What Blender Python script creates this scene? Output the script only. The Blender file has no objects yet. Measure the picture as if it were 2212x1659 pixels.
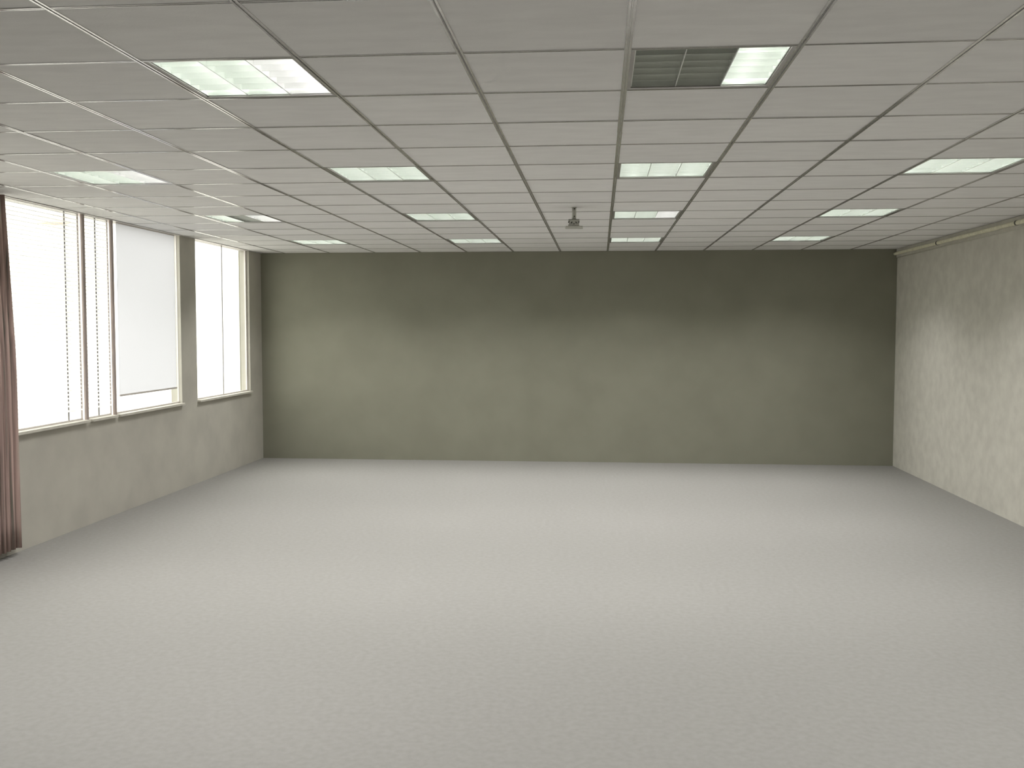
import bpy, bmesh, math, random
from mathutils import Matrix, Vector
random.seed(7)
scene = bpy.context.scene
COL = scene.collection

# ------------------------------------------------------------------ camera
H = 2.70                                   # ceiling height
U = 0.6                                    # grid module
CAM = Vector((0, 0, H - 0.99035))
F_PX, PITCH, YAW, ROLL = 2110.53, -0.0562361, -0.0893979, 0.00046395
fw = Vector((math.sin(YAW)*math.cos(PITCH), math.cos(YAW)*math.cos(PITCH), math.sin(PITCH)))
r0 = Vector((math.cos(YAW), -math.sin(YAW), 0)); u0 = r0.cross(fw)
rt = math.cos(ROLL)*r0 + math.sin(ROLL)*u0
up = -math.sin(ROLL)*r0 + math.cos(ROLL)*u0
cd = bpy.data.cameras.new('camera'); cam = bpy.data.objects.new('camera', cd); COL.objects.link(cam)
cd.sensor_fit = 'HORIZONTAL'; cd.sensor_width = 36.0; cd.lens = F_PX/2212*36.0
cd.clip_start = 0.05; cd.clip_end = 500
cam.matrix_world = Matrix(((rt.x, up.x, -fw.x, CAM.x), (rt.y, up.y, -fw.y, CAM.y), (rt.z, up.z, -fw.z, CAM.z), (0, 0, 0, 1)))
scene.camera = cam

# ------------------------------------------------------------------ light
SKY = 4.9                                  # overcast sky seen through the windows
TUBE = 25.0                                # luminance of a lit tube
LAMP_W = 19.0                              # light leaving one fully lit troffer
w = bpy.data.worlds.new('sky'); scene.world = w; w.use_nodes = True
bg = w.node_tree.nodes['Background']; bg.inputs['Color'].default_value = (1.0, 0.97, 0.92, 1); bg.inputs['Strength'].default_value = SKY
vs = scene.view_settings
scene.display_settings.display_device = 'sRGB'
vs.view_transform = 'Standard'; vs.look = 'None'; vs.gamma = 1.0; vs.exposure = 0.0; vs.use_curve_mapping = False

# ------------------------------------------------------------------ materials
def mat(name, color, rough=0.6, metal=0.0, spec=0.5):
    m = bpy.data.materials.new(name); m.use_nodes = True
    b = m.node_tree.nodes['Principled BSDF']
    b.inputs['Base Color'].default_value = (*color, 1); b.inputs['Roughness'].default_value = rough
    b.inputs['Metallic'].default_value = metal; b.inputs['Specular IOR Level'].default_value = spec
    return m, m.node_tree, b
def noisy(name, c1, c2, scale, rough=0.6, metal=0.0, spec=0.5, bump=0.0, bscale=None, stretch=(1, 1, 1), per_object=0.0, detail=4):
    m, nt, b = mat(name, c1, rough, metal, spec)
    N, L = nt.nodes, nt.links
    tc = N.new('ShaderNodeTexCoord'); mp = N.new('ShaderNodeMapping'); mp.inputs['Scale'].default_value = stretch
    L.new(tc.outputs['Object'], mp.inputs['Vector'])
    vec = mp.outputs['Vector']
    if per_object:
        oi = N.new('ShaderNodeObjectInfo'); mu = N.new('ShaderNodeMath'); mu.operation = 'MULTIPLY'; mu.inputs[1].default_value = 37
        L.new(oi.outputs['Random'], mu.inputs[0]); ad = N.new('ShaderNodeVectorMath'); ad.operation = 'ADD'
        L.new(vec, ad.inputs[0]); L.new(mu.outputs[0], ad.inputs[1]); vec = ad.outputs[0]
    n = N.new('ShaderNodeTexNoise'); n.inputs['Scale'].default_value = scale; n.inputs['Detail'].default_value = detail
    L.new(vec, n.inputs['Vector'])
    r = N.new('ShaderNodeValToRGB'); r.color_ramp.elements[0].position = 0.32; r.color_ramp.elements[1].position = 0.68
    r.color_ramp.elements[0].color = (*c1, 1); r.color_ramp.elements[1].color = (*c2, 1)
    L.new(n.outputs['Fac'], r.inputs['Fac']); out = r.outputs['Color']
    if per_object:
        hs = N.new('ShaderNodeHueSaturation'); mr = N.new('ShaderNodeMapRange')
        mr.inputs['To Min'].default_value = 1-per_object; mr.inputs['To Max'].default_value = 1+per_object
        L.new(oi.outputs['Random'], mr.inputs['Value']); L.new(mr.outputs[0], hs.inputs['Value']); L.new(out, hs.inputs['Color']); out = hs.outputs['Color']
    L.new(out, b.inputs['Base Color'])
    if bump:
        n2 = N.new('ShaderNodeTexNoise'); n2.inputs['Scale'].default_value = bscale or scale*4; n2.inputs['Detail'].default_value = 3
        L.new(vec, n2.inputs['Vector'])
        bp = N.new('ShaderNodeBump'); bp.inputs['Strength'].default_value = bump; bp.inputs['Distance'].default_value = 0.003
        L.new(n2.outputs['Fac'], bp.inputs['Height']); L.new(bp.outputs['Normal'], b.inputs['Normal'])
    return m
def emis(name, color, strength):
    m = bpy.data.materials.new(name); m.use_nodes = True; nt = m.node_tree
    nt.nodes.remove(nt.nodes['Principled BSDF']); e = nt.nodes.new('ShaderNodeEmission')
    e.inputs['Color'].default_value = (*color, 1); e.inputs['Strength'].default_value = strength
    nt.links.new(e.outputs[0], nt.nodes['Material Output'].inputs['Surface']); return m
def translucent(name, color, trans):
    m = bpy.data.materials.new(name); m.use_nodes = True; nt = m.node_tree; nt.nodes.remove(nt.nodes['Principled BSDF'])
    d = nt.nodes.new('ShaderNodeBsdfDiffuse'); t = nt.nodes.new('ShaderNodeBsdfTranslucent'); x = nt.nodes.new('ShaderNodeMixShader')
    d.inputs['Color'].default_value = (*color, 1); t.inputs['Color'].default_value = (*color, 1); x.inputs[0].default_value = trans
    nt.links.new(d.outputs[0], x.inputs[1]); nt.links.new(t.outputs[0], x.inputs[2]); nt.links.new(x.outputs[0], nt.nodes['Material Output'].inputs['Surface']); return m
def glass(name):
    m = bpy.data.materials.new(name); m.use_nodes = True; nt = m.node_tree; nt.nodes.remove(nt.nodes['Principled BSDF'])
    t = nt.nodes.new('ShaderNodeBsdfTransparent'); g = nt.nodes.new('ShaderNodeBsdfGlossy'); x = nt.nodes.new('ShaderNodeMixShader')
    t.inputs['Color'].default_value = (0.93, 0.95, 0.94, 1); g.inputs['Roughness'].default_value = 0.02; x.inputs[0].default_value = 0.06
    nt.links.new(t.outputs[0], x.inputs[1]); nt.links.new(g.outputs[0], x.inputs[2]); nt.links.new(x.outputs[0], nt.nodes['Material Output'].inputs['Surface']); return m

M_tile = noisy('mineral fibre tile', (0.81, 0.80, 0.785), (0.865, 0.855, 0.84), 9, rough=0.9, spec=0.1, bump=0.25, bscale=160, stretch=(0.5, 1.6, 1), per_object=0.035)
M_tee = noisy('aluminium grid', (0.62, 0.61, 0.60), (0.74, 0.73, 0.72), 6, rough=0.17, metal=0.9)
M_lip = noisy('troffer rim enamel', (0.40, 0.385, 0.375), (0.48, 0.465, 0.455), 5, rough=0.3, metal=0.8)
M_blade = noisy('louvre aluminium', (0.72, 0.74, 0.71), (0.78, 0.80, 0.77), 14, rough=0.30, metal=0.82)
M_refl = noisy('reflector aluminium', (0.70, 0.74, 0.70), (0.78, 0.81, 0.77), 10, rough=0.45, metal=0.9)
M_house = noisy('housing enamel', (0.75, 0.77, 0.74), (0.8, 0.82, 0.79), 10, rough=0.5)
M_tube = {'green': emis('tube greenish white', (0.97, 1.0, 0.945), TUBE), 'pink': emis('tube pinkish white', (1.0, 0.93, 0.97), TUBE*1.35)}
M_tube_off = noisy('tube unlit', (0.16, 0.16, 0.15), (0.2, 0.2, 0.19), 20, rough=0.3)
M_cap = noisy('tube cap metal', (0.5, 0.5, 0.5), (0.6, 0.6, 0.6), 20, rough=0.35, metal=1.0)
M_slab = noisy('concrete slab', (0.32, 0.31, 0.29), (0.4, 0.39, 0.37), 3, rough=0.95)
M_wall = noisy('olive grey wall paint', (0.225, 0.22, 0.170), (0.245, 0.24, 0.187), 2.5, rough=0.85, spec=0.2, bump=0.08, bscale=60)
M_floor = noisy('olive grey floor', (0.245, 0.238, 0.222), (0.27, 0.263, 0.246), 30, rough=0.9, spec=0.15, bump=0.15, bscale=400)
M_cream = noisy('cream plaster', (0.50, 0.48, 0.42), (0.58, 0.56, 0.49), 8, rough=0.8)
M_lagging = noisy('cream pipe lagging', (0.62, 0.60, 0.44), (0.78, 0.75, 0.58), 26, rough=0.55, bump=0.6, bscale=45)
M_cord = noisy('pale cable', (0.6, 0.58, 0.5), (0.68, 0.66, 0.58), 20, rough=0.5)
M_clip = noisy('dark clip', (0.10, 0.10, 0.08), (0.14, 0.13, 0.10), 20, rough=0.6)
M_leftwall = noisy('window wall paint', (0.42, 0.40, 0.35), (0.48, 0.46, 0.40), 3, rough=0.85)
M_frame = noisy('window frame aluminium', (0.62, 0.58, 0.55), (0.70, 0.66, 0.63), 8, rough=0.45, metal=0.2)
M_post = noisy('dark brown post', (0.30, 0.255, 0.235), (0.46, 0.38, 0.345), 12, rough=0.6, stretch=(4, 4, 0.3))
M_mull = noisy('grey mullion', (0.24, 0.23, 0.22), (0.30, 0.29, 0.28), 8, rough=0.5)
M_trim = noisy('wall angle metal', (0.68, 0.66, 0.63), (0.74, 0.72, 0.69), 8, rough=0.35, metal=0.6)
M_glass = glass('window glass')
M_slat = translucent('white blind slat', (0.97, 0.97, 0.96), 0.62)
M_roller = translucent('pale grey roller fabric', (0.74, 0.74, 0.76), 0.70)
M_steel = noisy('grey steel mount', (0.47, 0.47, 0.42), (0.54, 0.54, 0.49), 14, rough=0.45, metal=0.25)
M_bolt = noisy('black bolt', (0.015, 0.015, 0.012), (0.025, 0.025, 0.02), 20, rough=0.6)
M_ground = noisy('pale paving', (0.36, 0.35, 0.33), (0.42, 0.41, 0.39), 0.3, rough=0.95)
M_facade = noisy('white facade', (0.80, 0.78, 0.74), (0.84, 0.82, 0.78), 0.4, rough=0.9)
M_ledge = noisy('beige ledge', (0.58, 0.50, 0.43), (0.62, 0.55, 0.48), 0.6, rough=0.9)
M_dpane = noisy('facade window', (0.24, 0.24, 0.25), (0.28, 0.28, 0.29), 0.6, rough=0.3)

def curtain_mat():
    m, nt, b = mat('curtain cloth', (0.1, 0.09, 0.08), 0.9, 0, 0.1)
    N, L = nt.nodes, nt.links
    tc = N.new('ShaderNodeTexCoord'); mp = N.new('ShaderNodeMapping'); mp.inputs['Scale'].default_value = (22, 22, 0.5)
    n = N.new('ShaderNodeTexNoise'); n.inputs['Scale'].default_value = 1.6; n.inputs['Detail'].default_value = 3
    r = N.new('ShaderNodeValToRGB'); e = r.color_ramp.elements
    e[0].position = 0.30; e[0].color = (0.15, 0.14, 0.115, 1); e[1].position = 0.72; e[1].color = (0.40, 0.38, 0.32, 1)
    k = e.new(0.45); k.color = (0.34, 0.245, 0.22, 1); k = e.new(0.58); k.color = (0.46, 0.34, 0.30, 1)
    L.new(tc.outputs['Object'], mp.inputs[0]); L.new(mp.outputs[0], n.inputs[0]); L.new(n.outputs['Fac'], r.inputs[0]); L.new(r.outputs[0], b.inputs['Base Color'])
    return m
M_curtain = curtain_mat()

# ------------------------------------------------------------------ mesh helpers
def box(bm, x0, x1, y0, y1, z0, z1):
    v = [bm.verts.new(p) for p in ((x0,y0,z0),(x1,y0,z0),(x1,y1,z0),(x0,y1,z0),(x0,y0,z1),(x1,y0,z1),(x1,y1,z1),(x0,y1,z1))]
    for f in ((3,2,1,0),(4,5,6,7),(0,1,5,4),(1,2,6,5),(2,3,7,6),(3,0,4,7)): bm.faces.new([v[i] for i in f])
def prism(bm, prof, a0, a1, axis='Y'):
    """extrude a 2-D outline along an axis; outline is (x,z) for Y, (y,z) for X, (x,y) for Z"""
    def P(p, a): return {'Y': (p[0], a, p[1]), 'X': (a, p[0], p[1]), 'Z': (p[0], p[1], a)}[axis]
    A = [bm.verts.new(P(p, a0)) for p in prof]; B = [bm.verts.new(P(p, a1)) for p in prof]
    n = len(prof)
    for i in range(n): bm.faces.new((A[i], A[(i+1) % n], B[(i+1) % n], B[i]))
    bm.faces.new(A[::-1]); bm.faces.new(B)
def tube(bm, p0, p1, r, n=16, cap=True, r1=None):
    p0, p1 = Vector(p0), Vector(p1); d = (p1-p0).normalized()
    a = d.orthogonal().normalized(); b = d.cross(a); r1 = r if r1 is None else r1
    A = [bm.verts.new(p0+(a*math.cos(t)+b*math.sin(t))*r) for t in [2*math.pi*i/n for i in range(n)]]
    B = [bm.verts.new(p1+(a*math.cos(t)+b*math.sin(t))*r1) for t in [2*math.pi*i/n for i in range(n)]]
    for i in range(n): bm.faces.new((A[i], A[(i+1) % n], B[(i+1) % n], B[i]))
    if cap: bm.faces.new(A[::-1]); bm.faces.new(B)
def mesh(name, bm, m, smooth=False):
    bmesh.ops.recalc_face_normals(bm, faces=bm.faces[:])
    me = bpy.data.meshes.new(name); bm.to_mesh(me); bm.free(); me.materials.append(m)
    if smooth:
        for p in me.polygons: p.use_smooth = len(p.vertices) == 4
    return me
def link(name, me, parent=None, loc=(0, 0, 0), rot=None):
    o = bpy.data.objects.new(name, me); COL.objects.link(o); o.location = loc
    if rot: o.rotation_euler = rot
    if parent: o.parent = parent
    return o
def obj(name, bm, m, parent=None, loc=(0, 0, 0), smooth=False): return link(name, mesh(name, bm, m, smooth), parent, loc)
def boxes(name, L, m, parent=None, loc=(0, 0, 0)):
    bm = bmesh.new()
    for b in L: box(bm, *b)
    return obj(name, bm, m, parent, loc)
def tag(o, label, cat, group=None):
    o['label'] = label; o['category'] = cat
    if group: o['group'] = group
    return o
def struct(o): o['kind'] = 'structure'; return o
def thing(name, label, cat, loc, group=None): return tag(link(name, None, None, loc), label, cat, group)

# ------------------------------------------------------------------ grid
gx = lambda i: U*(0.157938+i)
gy = lambda j: U*(5.901550+j)
XL, XR = -4.435, 3.665                     # wall faces
J0, J1 = -7, 15
YB, YF = gy(J0), gy(J1)
SILL = 0.90
# lit state of the three tubes of each troffer, and its label
G, K, O = 'green', 'pink', None
TROFFERS = {
 (-3, 0): (G, G, K, 'large nearest ceiling light, all three bays lit, right bay pinkish white'),
 (0, 0): (O, O, G, 'ceiling light with two dark bays and only its right bay lit'),
 (-6, 4): (G, G, K, 'lit ceiling light closest to the curtain, in the second row of lights'),
 (-3, 4): (G, G, G, 'fully lit ceiling light directly beyond the large nearest one'),
 (0, 4): (G, G, G, 'fully lit ceiling light directly beyond the one with two dark bays'),
 (3, 4): (G, G, G, 'fully lit ceiling light at the right edge of the picture'),
 (-6, 8): (G, O, K, 'far ceiling light with a dark middle bay between two lit bays'),
 (-3, 8): (G, G, G, 'small far ceiling light, fully lit, left of the projector mount'),
 (0, 8): (G, G, K, 'small far ceiling light, fully lit, just right of the projector mount'),
 (3, 8): (G, G, G, 'small far ceiling light, fully lit, nearest the lagged pipe'),
 (-6, 12): (G, G, G, 'ceiling light in the farthest row, beside the window wall'),
 (-3, 12): (G, G, G, 'ceiling light in the farthest row, left of centre'),
 (0, 12): (G, G, G, 'ceiling light in the farthest row, right of centre'),
 (3, 12): (G, G, G, 'ceiling light in the farthest row, nearest the right wall'),
 (0, -4): (G, G, G, 'ceiling light overhead, right of centre'),
 (3, -4): (G, G, G, 'ceiling light overhead, beside the plain right wall'),
 (-6, 0): (G, G, G, 'ceiling light out of view left of the large nearest one'),
 (3, 0): (G, G, G, 'ceiling light out of view right of the half dark one'),
}

# ------------------------------------------------------------------ shell
struct(boxes('floor', [(XL-0.3, XR+0.2, YB-0.2, YF+0.2, -0.2, 0)], M_floor))
struct(boxes('wall_far', [(XL-0.3, XR+0.2, YF, YF+0.2, 0, H+0.40)], M_wall))
struct(boxes('wall_back', [(XL-0.3, XR+0.2, YB-0.2, YB, 0, H+0.40)], M_cream))
struct(boxes('wall_right', [(XR, XR+0.2, YB, YF, 0, H+0.40)], M_cream))
OPEN = [(4.9, 6.25), (6.62, 8.100), (8.1435, 8.598), (8.642, 10.05), (10.45, 12.1)]      # window openings along the left wall
segs, y = [], YB
for a, b in OPEN: segs.append((y, a)); y = b
segs.append((y, YF))
piers = [s for s in segs if s[1]-s[0] > 0.2]
struct(boxes('wall_left', [(XL-0.12, XL, YB, YF, 0, SILL), (XL-0.12, XL, YB, YF, H+0.012, H+0.40)] + [(XL-0.12, XL, a, b, SILL, H+0.012) for a, b in piers], M_leftwall))
ceiling = struct(boxes('ceiling', [(XL-0.3, XR+0.2, YB-0.2, YF+0.2, H+0.40, H+0.55)], M_slab))

# tiles
def tile_mesh(wd, dp):
    bm = bmesh.new(); a, b, c = wd/2-0.003, dp/2-0.003, 0.0025
    rings = [[(-a+c, -b+c, 0), (a-c, -b+c, 0), (a-c, b-c, 0), (-a+c, b-c, 0)],
             [(-a, -b, 0.002), (a, -b, 0.002), (a, b, 0.002), (-a, b, 0.002)],
             [(-a, -b, 0.015), (a, -b, 0.015), (a, b, 0.015), (-a, b, 0.015)]]
    V = [[bm.verts.new(p) for p in r] for r in rings]
    bm.faces.new(V[0][::-1]); bm.faces.new(V[2])
    for r in range(2):
        for i in range(4): bm.faces.new((V[r][i], V[r][(i+1) % 4], V[r+1][(i+1) % 4], V[r+1][i]))
    return mesh('ceiling_tile', bm, M_tile)
T_full = tile_mesh(U, U)
wl, wr = gx(-7)-XL, XR-gx(5)
T_left, T_right = tile_mesh(wl, U), tile_mesh(wr, U)
for j in range(J0, J1):
    for i in range(-8, 6):
        if (i, j) in TROFFERS: continue
        me, x = T_full, gx(i)+U/2
        if i == -8: me, x = T_left, XL+wl/2
        if i == 5: me, x = T_right, gx(5)+wr/2
        o = link('ceiling_tile', me, ceiling, (x, gy(j)+U/2, H+random.uniform(0.0, 0.0012)))
        o.rotation_euler = (random.uniform(-1, 1)*0.0016, random.uniform(-1, 1)*0.0016, random.uniform(-1, 1)*0.0015)

# slotted grid: main tees in 3 m lengths, cross tees one per module
def tee_profile(hw, g):
    return [(-hw, 0.0), (-hw, -0.003), (-g, -0.003), (-g, 0.007), (g, 0.007), (g, -0.003), (hw, -0.003), (hw, 0.0), (g+0.0015, 0.0), (g+0.0015, 0.009), (-g-0.0015, 0.009), (-g-0.0015, 0.0)]
main_cache = {}
for i in range(-7, 6):
    cuts, c = [YB], (-0.1 if i % 2 else 2.45)-10
    while c < J1:
        if gy(c) > YB+0.05 and gy(c) < YF-0.05: cuts.append(gy(c))
        c += 5
    cuts.append(YF)
    for a, b in zip(cuts[:-1], cuts[1:]):
        L = round(b-a-0.0015, 4)
        if L not in main_cache:
            bm = bmesh.new(); prism(bm, tee_profile(0.012, 0.0036), 0, L); main_cache[L] = mesh('main_tee', bm, M_tee)
        link('main_tee', main_cache[L], ceiling, (gx(i)+random.uniform(-1, 1)*0.0008, a, H+random.uniform(-0.0004, 0.0004)))
def cross_mesh(wd):
    bm = bmesh.new(); prism(bm, tee_profile(0.0075, 0.0022), -wd/2+0.0125, wd/2-0.0125, 'X'); return mesh('cross_tee', bm, M_tee)
C_full, C_left, C_right = cross_mesh(U), cross_mesh(wl), cross_mesh(wr)
for j in range(J0+1, J1):
    for i in range(-8, 6):
        me, x = C_full, gx(i)+U/2
        if i == -8: me, x = C_left, XL+wl/2
        if i == 5: me, x = C_right, gx(5)+wr/2
        link('cross_tee', me, ceiling, (x, gy(j)+random.uniform(-1, 1)*0.0008, H+random.uniform(0.0002, 0.0008)))
# perimeter wall angle at the window wall and at the right wall
bm = bmesh.new(); prism(bm, [(XL, -0.006), (XL+0.020, -0.006), (XL+0.020, -0.003), (XL+0.003, -0.003), (XL+0.003, 0.02), (XL, 0.02)], YB, YF)
o = struct(obj('trim_1', bm, M_trim, None, (0, 0, H)))
bm = bmesh.new(); prism(bm, [(XL-0.12, -0.005), (XL-0.004, -0.005), (XL-0.004, 0.012), (XL-0.12, 0.012)], YB, YF)
o = struct(obj('trim_2', bm, M_frame, None, (0, 0, H)))
bm = bmesh.new(); prism(bm, [(XR, -0.098), (XR-0.012, -0.098), (XR-0.012, -0.003), (XR, -0.003)], YB, YF)
o = struct(obj('trim_3', bm, M_cream, None, (0, 0, H)))

# ------------------------------------------------------------------ troffers
S2 = 0.2955                                # half outer size
IN = 0.274                                 # half opening
def troffer_meshes():
    d = {}
    bm = bmesh.new()                       # rim: four mitred strips with a shallow step
    for k in range(4):
        R = Matrix.Rotation(k*math.pi/2, 3, 'Z')
        q = [(-S2, -S2, -0.0015), (S2, -S2, -0.0015), (IN, -IN, 0.0005), (-IN, -IN, 0.0005), (-S2, -S2, 0.010), (S2, -S2, 0.010), (IN, -IN, 0.018), (-IN, -IN, 0.018)]
        v = [bm.verts.new(R @ Vector(p)) for p in q]
        for f in ((0,1,2,3),(4,5,6,7),(0,1,5,4),(3,2,6,7)): bm.faces.new([v[x] for x in f])
    d['rim'] = mesh('rim', bm, M_lip)
    bm = bmesh.new()                       # housing: open box
    a, z0, z1 = IN+0.004, 0.010, 0.115
    v = [bm.verts.new(p) for p in ((-a,-a,z0),(a,-a,z0),(a,a,z0),(-a,a,z0),(-a,-a,z1),(a,-a,z1),(a,a,z1),(-a,a,z1))]
    for f in ((4,5,6,7),(0,1,5,4),(1,2,6,5),(2,3,7,6),(3,0,4,7)): bm.faces.new([v[x] for x in f])
    d['housing'] = mesh('housing', bm, M_house)
    bw = 2*IN/3                            # bay width
    bm = bmesh.new()                       # parabolic reflector trough of one bay
    prof = []
    for k in range(13):
        t = -1+2*k/12; prof.append((t*(bw/2-0.002), 0.050+0.058*(1-abs(t)**2.4)))
    A = [bm.verts.new((p[0], -IN, p[1])) for p in prof]; B = [bm.verts.new((p[0], IN, p[1])) for p in prof]
    for k in range(12): bm.faces.new((A[k], A[k+1], B[k+1], B[k]))
    d['reflector'] = mesh('reflector', bm, M_refl, True)
    bm = bmesh.new(); prism(bm, [(-0.002, 0.004), (0.002, 0.004), (0.0026, 0.030), (0.005, 0.054), (-0.005, 0.054), (-0.0026, 0.030)], -IN, IN)
    d['divider'] = mesh('divider', bm, M_blade)
    bm = bmesh.new(); prism(bm, [(-0.0008, 0.007), (0.0008, 0.007), (0.0012, 0.015), (0.0020, 0.023), (0.0034, 0.032), (0.0055, 0.042), (0.0085, 0.052), (-0.0085, 0.052), (-0.0055, 0.042), (-0.0034, 0.032), (-0.0020, 0.023), (-0.0012, 0.015)], -bw/2+0.003, bw/2-0.003, 'X')
    d['blade'] = mesh('blade', bm, M_blade)
    bm = bmesh.new(); prism(bm, [(-0.001, 0.006), (0.003, 0.006), (0.004, 0.06), (-0.001, 0.06)], -IN, IN)
    d['side'] = mesh('side_reflector', bm, M_blade)
    bm = bmesh.new(); prism(bm, [(-0.003, 0.006), (0.001, 0.006), (0.001, 0.06), (-0.004, 0.06)], -IN, IN, 'X')
    d['end'] = mesh('end_reflector', bm, M_blade)
    for key, m in (('green', M_tube['green']), ('pink', M_tube['pink']), ('off', M_tube_off)):
        bm = bmesh.new(); tube(bm, (0, -IN+0.02, 0.075), (0, IN-0.02, 0.075), 0.013, 12); d['tube_'+key] = mesh('tube', bm, m, True)
    bm = bmesh.new(); tube(bm, (0, 0, 0.075), (0, 0.016, 0.075), 0.0135, 12); d['cap'] = mesh('tube_cap', bm, M_cap, True)
    return d, bw
TM, BW = troffer_meshes()
def troffer(i, j, st, label):
    t = thing('troffer_light', label, 'ceiling light', (gx(i)+U/2, gy(j)+U/2, H), 'grille troffers in the ceiling')
    link('rim', TM['rim'], t)
    hs = link('housing', TM['housing'], t)
    for s in (-1, 1):
        link('side_reflector', TM['side'], hs, (s*(IN-0.001) if s < 0 else IN-0.002, 0, 0), (0, 0, 0 if s < 0 else math.pi))
        link('end_reflector', TM['end'], hs, (0, s*(IN-0.001), 0), (0, 0, 0 if s > 0 else math.pi))
    for b in (-1, 1): link('divider', TM['divider'], t, (b*BW/2, 0, 0))
    for k in range(3):
        cx = (k-1)*BW
        r = link('reflector', TM['reflector'], t, (cx, 0, 0))
        tb = link('tube', TM['tube_'+(st[k] or 'off')], t, (cx, 0, 0))
        link('tube_cap', TM['cap'], tb, (0, -IN+0.006, 0)); link('tube_cap', TM['cap'], tb, (0, IN-0.022, 0))
        if not st[k]: tb['label'] = 'unlit tube in a dark bay'
        for n in range(5):
            link('blade', TM['blade'], t, (cx, -IN+2*IN*(n+1)/6, 0))
    runs, k = [], 0                        # light leaving the louvre, cut off at a low angle as the blades do
    for k in range(3):
        if st[k]:
            ld = bpy.data.lights.new('louvre_light', 'AREA'); ld.shape = 'RECTANGLE'; ld.size = BW-0.012; ld.size_y = 2*IN-0.01
            ld.energy = LAMP_W/3; ld.color = (1.0, 0.985, 0.985) if st[k] == 'green' else (1.0, 0.96, 0.97); ld.spread = math.radians(126)
            lo = bpy.data.objects.new('louvre_light', ld); COL.objects.link(lo); lo.parent = t; lo.location = ((k-1)*BW, 0, 0.003)
    return t
for (i, j), v in TROFFERS.items(): troffer(i, j, v[:3], v[3])

# ------------------------------------------------------------------ windows of the left wall
XG = XL-0.040                              # glass line
def window(n, y0, y1, bars=(), ends=(0.004, 0.004), z0=SILL, z1=H-0.005):
    wdw = struct(link('window_%d' % n, None, None, (XG, (y0+y1)/2, z0)))
    c = (y0+y1)/2; h = z1-z0
    boxes('window_frame', [(-0.012, 0.006, y0-c, y0-c+ends[0], 0, h), (-0.012, 0.006, y1-c-ends[1], y1-c, 0, h), (-0.012, 0.006, y0-c+ends[0], y1-c-ends[1], 0, 0.035)], M_frame, wdw)
    for nm, a, b, x0, x1, m in bars: boxes(nm, [(x0, x1, a-c, b-c, 0.035, h)], m, wdw)
    boxes('pane', [(-0.004, 0.0, y0-c+ends[0], y1-c-ends[1], 0.035, h)], M_glass, wdw)
    boxes('window_sill', [(0.007, 0.075, y0-c, y1-c, -0.001, 0.020)], M_cream, wdw)
    return wdw
st = lambda a, b: ('sash_stile', a, b, 0.004, 0.010, M_frame)
mu = lambda a, b: ('mullion', a, b, 0.0005, 0.004, M_mull)
BARS = [(), (mu(7.866, 7.884), st(8.062, 8.082)), (mu(8.3645, 8.3845), st(8.568, 8.588)), (), (mu(11.29, 11.31),)]
for n, (a, b) in enumerate(OPEN): window(n+1, a, b, BARS[n], (0.03, 0.03) if n in (0, 4) else (0.004, 0.004))
for lab, y0, y1 in (('brown post between the wide window and the narrow window', 8.1006, 8.1425), ('slimmer brown post beyond the narrow window, before the pale blind', 8.5985, 8.6412)):
    o = boxes('window_post', [(-0.0075, 0.0075, -(y1-y0)/2, (y1-y0)/2, 0, H-SILL-0.006)], M_post, None, (XL-0.0125, (y0+y1)/2, SILL))
    tag(o, lab, 'post', 'posts in the window wall')

def blind(y0, y1, label):
    b = thing('venetian_blind', label, 'blind', (XL-0.021, (y0+y1)/2, H-0.006), 'venetian blinds')
    hw = (y1-y0)/2; n = int((H-SILL-0.12)/0.033)
    boxes('head_rail', [(-0.007, 0.007, -hw, hw, -0.005, 0)], M_slat, b)
    bm = bmesh.new()
    for k in range(n):
        z = -0.022-k*0.033; a = math.radians(33); dx, dz = 0.010*math.cos(a), 0.010*math.sin(a)
        box(bm, -dx, dx, -hw, hw, z, z+0.0006)
        for v in list(bm.verts)[-8:]:
            v.co.z += dz if v.co.x < 0 else -dz
    s = obj('slats', bm, M_slat, b); s['kind'] = 'stuff'
    boxes('bottom_rail', [(-0.014, 0.014, -hw, hw, -0.035-n*0.033, -0.023-n*0.033)], M_slat, b)
    return b
blind(6.63, 8.056, 'white slatted blind in the wide window beside the curtain')
blind(8.150, 8.562, 'narrow white slatted blind between the two brown posts')
rb = thing('roller_blind', 'pale grey roller blind in the farthest window', 'blind', (XL-0.021, 9.345, H-0.006))
boxes('fabric', [(-0.001, 0.001, -0.62, 0.62, -1.60, -0.012)], M_roller, rb)
bm = bmesh.new(); tube(bm, (0, -0.62, -0.006), (0, 0.62, -0.006), 0.006, 10); obj('roller', bm, M_frame, rb)
boxes('bottom_bar', [(-0.006, 0.006, -0.62, 0.62, -1.615, -1.598)], M_frame, rb)

# curtain: pleated cloth flaring slightly to the hem
def curtain():
    bm = bmesh.new(); n, mz = 90, 12; rows = []
    ztop, zbot = H-0.012, 0.06
    for k in range(mz+1):
        t = k/mz; z = ztop+(zbot-ztop)*t; row = []
        for q in range(n+1):
            s = q/n; ph = s*2*math.pi*9
            w_ = 0.46+0.10*min(1, t*2.2)
            yy = 6.42 + s*w_
            xx = XL+0.062 + 0.028*math.sin(ph+0.25*math.sin(3*t+s*7)) + 0.008*math.sin(ph*2.3+1.3)
            row.append(bm.verts.new((xx, yy, z)))
        rows.append(row)
    for k in range(mz):
        for q in range(n): bm.faces.new((rows[k][q], rows[k][q+1], rows[k+1][q+1], rows[k+1][q]))
    me = mesh('curtain', bm, M_curtain, True)
    o = link('curtain', me); md = o.modifiers.new('thickness', 'SOLIDIFY'); md.thickness = 0.003
    return tag(o, 'dark brown pleated curtain gathered at the left edge of the windows', 'curtain')
curtain()

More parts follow.
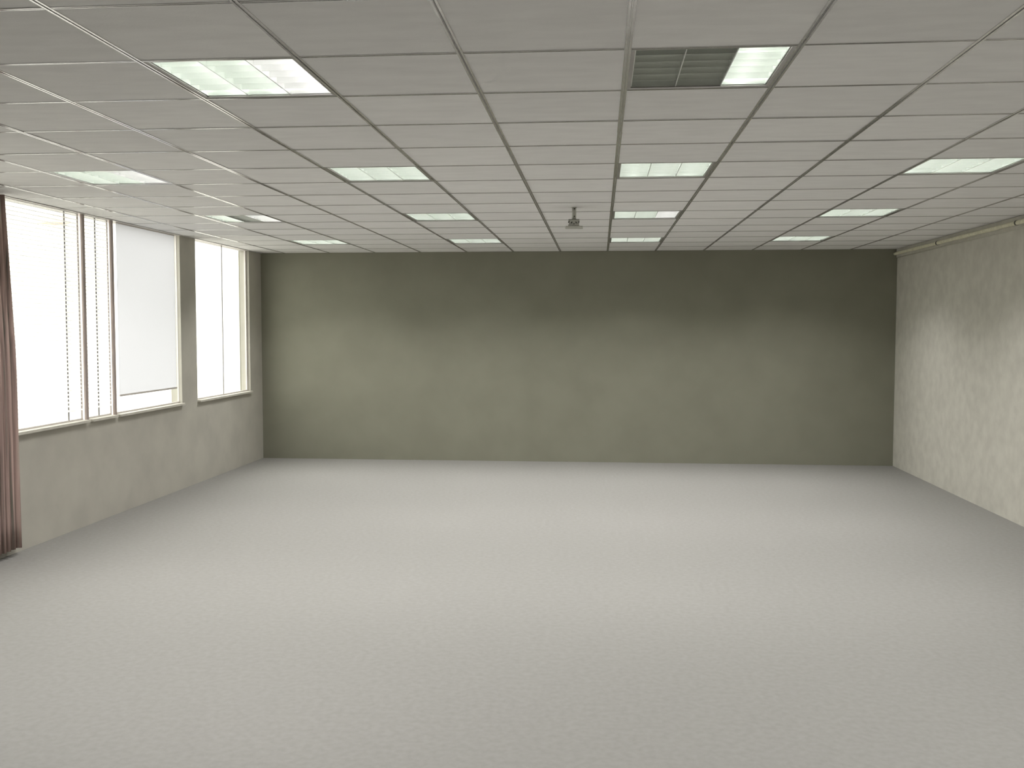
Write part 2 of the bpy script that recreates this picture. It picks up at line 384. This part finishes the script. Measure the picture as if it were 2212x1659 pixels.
# ------------------------------------------------------------------ projector mount
pm = thing('projector_mount', 'grey steel projector mount hanging from the ceiling', 'projector mount', (-0.214, 8.049, H))
bm = bmesh.new(); tube(bm, (0, 0, 0.0), (0, 0, -0.103), 0.017, 24); col_ = obj('column', bm, M_steel, pm, smooth=True)
bm = bmesh.new(); tube(bm, (0, 0, -0.002), (0, 0, 0.0), 0.024, 24); obj('ceiling_collar', bm, M_steel, pm, smooth=True)
for z in (-0.013, -0.074):
    bm = bmesh.new(); tube(bm, (0.003, -0.0185, z), (0.003, -0.014, z), 0.0052, 12); obj('bolt', bm, M_bolt, col_)
br = []
out = [(-0.044, -0.100), (0.044, -0.100), (0.043, -0.124), (0.036, -0.134), (0.044, -0.146), (0.043, -0.152), (-0.047, -0.152), (-0.047, -0.146), (-0.037, -0.134), (-0.045, -0.124)]
bm = bmesh.new(); prism(bm, out, -0.040, -0.037); prism(bm, out, 0.037, 0.040); box(bm, -0.044, 0.044, -0.040, 0.040, -0.104, -0.100); box(bm, -0.040, 0.040, -0.036, 0.036, -0.150, -0.146)
bk = obj('tilt_bracket', bm, M_steel, pm)
def slot(x, z, ang, l, r):
    bm = bmesh.new(); c, s = math.cos(ang)*l, math.sin(ang)*l; pr = []
    for k in range(7): t = ang-math.pi/2+math.pi*k/6; pr.append((c+r*math.cos(t), s+r*math.sin(t)))
    for k in range(7): t = ang+math.pi/2+math.pi*k/6; pr.append((-c+r*math.cos(t), -s+r*math.sin(t)))
    prism(bm, pr, -0.0415, -0.0395); obj('slot', bm, M_bolt, bk, (x, 0, z))
slot(-0.018, -0.126, math.radians(55), 0.004, 0.0042); slot(0.018, -0.126, math.radians(-55), 0.0035, 0.0042)
slot(-0.041, -0.121, math.radians(62), 0.005, 0.0036); slot(0.041, -0.121, math.radians(70), 0.005, 0.003); slot(0.001, -0.138, 0, 0.0008, 0.004)
bm = bmesh.new()
pr = []
for cx, cy, a0 in ((0.060, 0.060, 0), (-0.060, 0.060, 90), (-0.060, -0.060, 180), (0.060, -0.060, 270)):
    for k in range(5): t = math.radians(a0+k*22.5); pr.append((cx+0.012*math.cos(t), cy+0.012*math.sin(t)))
prism(bm, pr, -0.168, -0.157, 'Z'); obj('base_plate', bm, M_steel, pm)
bm = bmesh.new(); tube(bm, (0, 0, -0.158), (0, 0, -0.148), 0.020, 16); obj('pivot', bm, M_bolt, pm)

# ------------------------------------------------------------------ lagged pipe and cable along the right wall
bm = bmesh.new(); n, NS = 14, 150; rings = []
for k in range(NS+1):
    yy = YB+0.01+(YF-YB-0.02)*k/NS; rg = []
    for q in range(n):
        t = 2*math.pi*q/n; r = 0.019+random.uniform(-1, 1)*0.0014+0.0012*math.sin(yy*9+t*2)
        rg.append(bm.verts.new((XR-0.033+r*math.cos(t), yy, H-0.060+r*math.sin(t))))
    rings.append(rg)
for k in range(NS):
    for q in range(n): bm.faces.new((rings[k][q], rings[k][(q+1) % n], rings[k+1][(q+1) % n], rings[k+1][q]))
bm.faces.new(rings[0]); bm.faces.new(rings[-1])
pipe = tag(obj('lagged_pipe', bm, M_lagging, None, smooth=True), 'cream lagged pipe running under the ceiling along the right wall', 'pipe')
bm = bmesh.new(); tube(bm, (0, -0.011, 0), (0, 0.011, 0), 0.0228, 18); box(bm, 0.0, 0.021, -0.011, 0.011, -0.003, 0.003)
clip = mesh('pipe_clip', bm, M_clip)
for yy in (0.9, 2.9, 4.9, 6.9, 8.98, 11.0): link('pipe_clip', clip, pipe, (XR-0.033, yy, H-0.060))
bm = bmesh.new(); tube(bm, (XR-0.008, YB+0.01, H-0.104), (XR-0.008, YF-0.01, H-0.104), 0.0065, 10)
tag(obj('cable_conduit', bm, M_cord, None, smooth=True), 'thin pale conduit just below the cream lagged pipe', 'conduit')

# ------------------------------------------------------------------ outside
struct(boxes('ground', [(-160, XL-0.4, -60, 160, -4.2, -4.0)], M_ground))
bl = thing('apartment_building', 'pale building faintly seen outside the wide window', 'building', (-27.0, 46.0, -4.0))
bl.rotation_euler = (0, 0, math.radians(-30))
boxes('wall', [(-5, 5, 0, 8, 0, 16.0)], M_facade, bl)
boxes('balcony', [(0.55, 2.1, -0.9, 0, 10.75, 11.1)], M_ledge, bl)
for x, z in ((0.75, 11.45), (1.65, 11.35), (0.75, 12.0)):
    wn = boxes('window', [(x-0.2, x+0.2, -0.03, 0.05, z, z+0.4)], M_dpane, bl)
boxes('roof', [(-5.2, 5.2, -0.2, 8.2, 16.0, 16.3)], M_facade, bl)
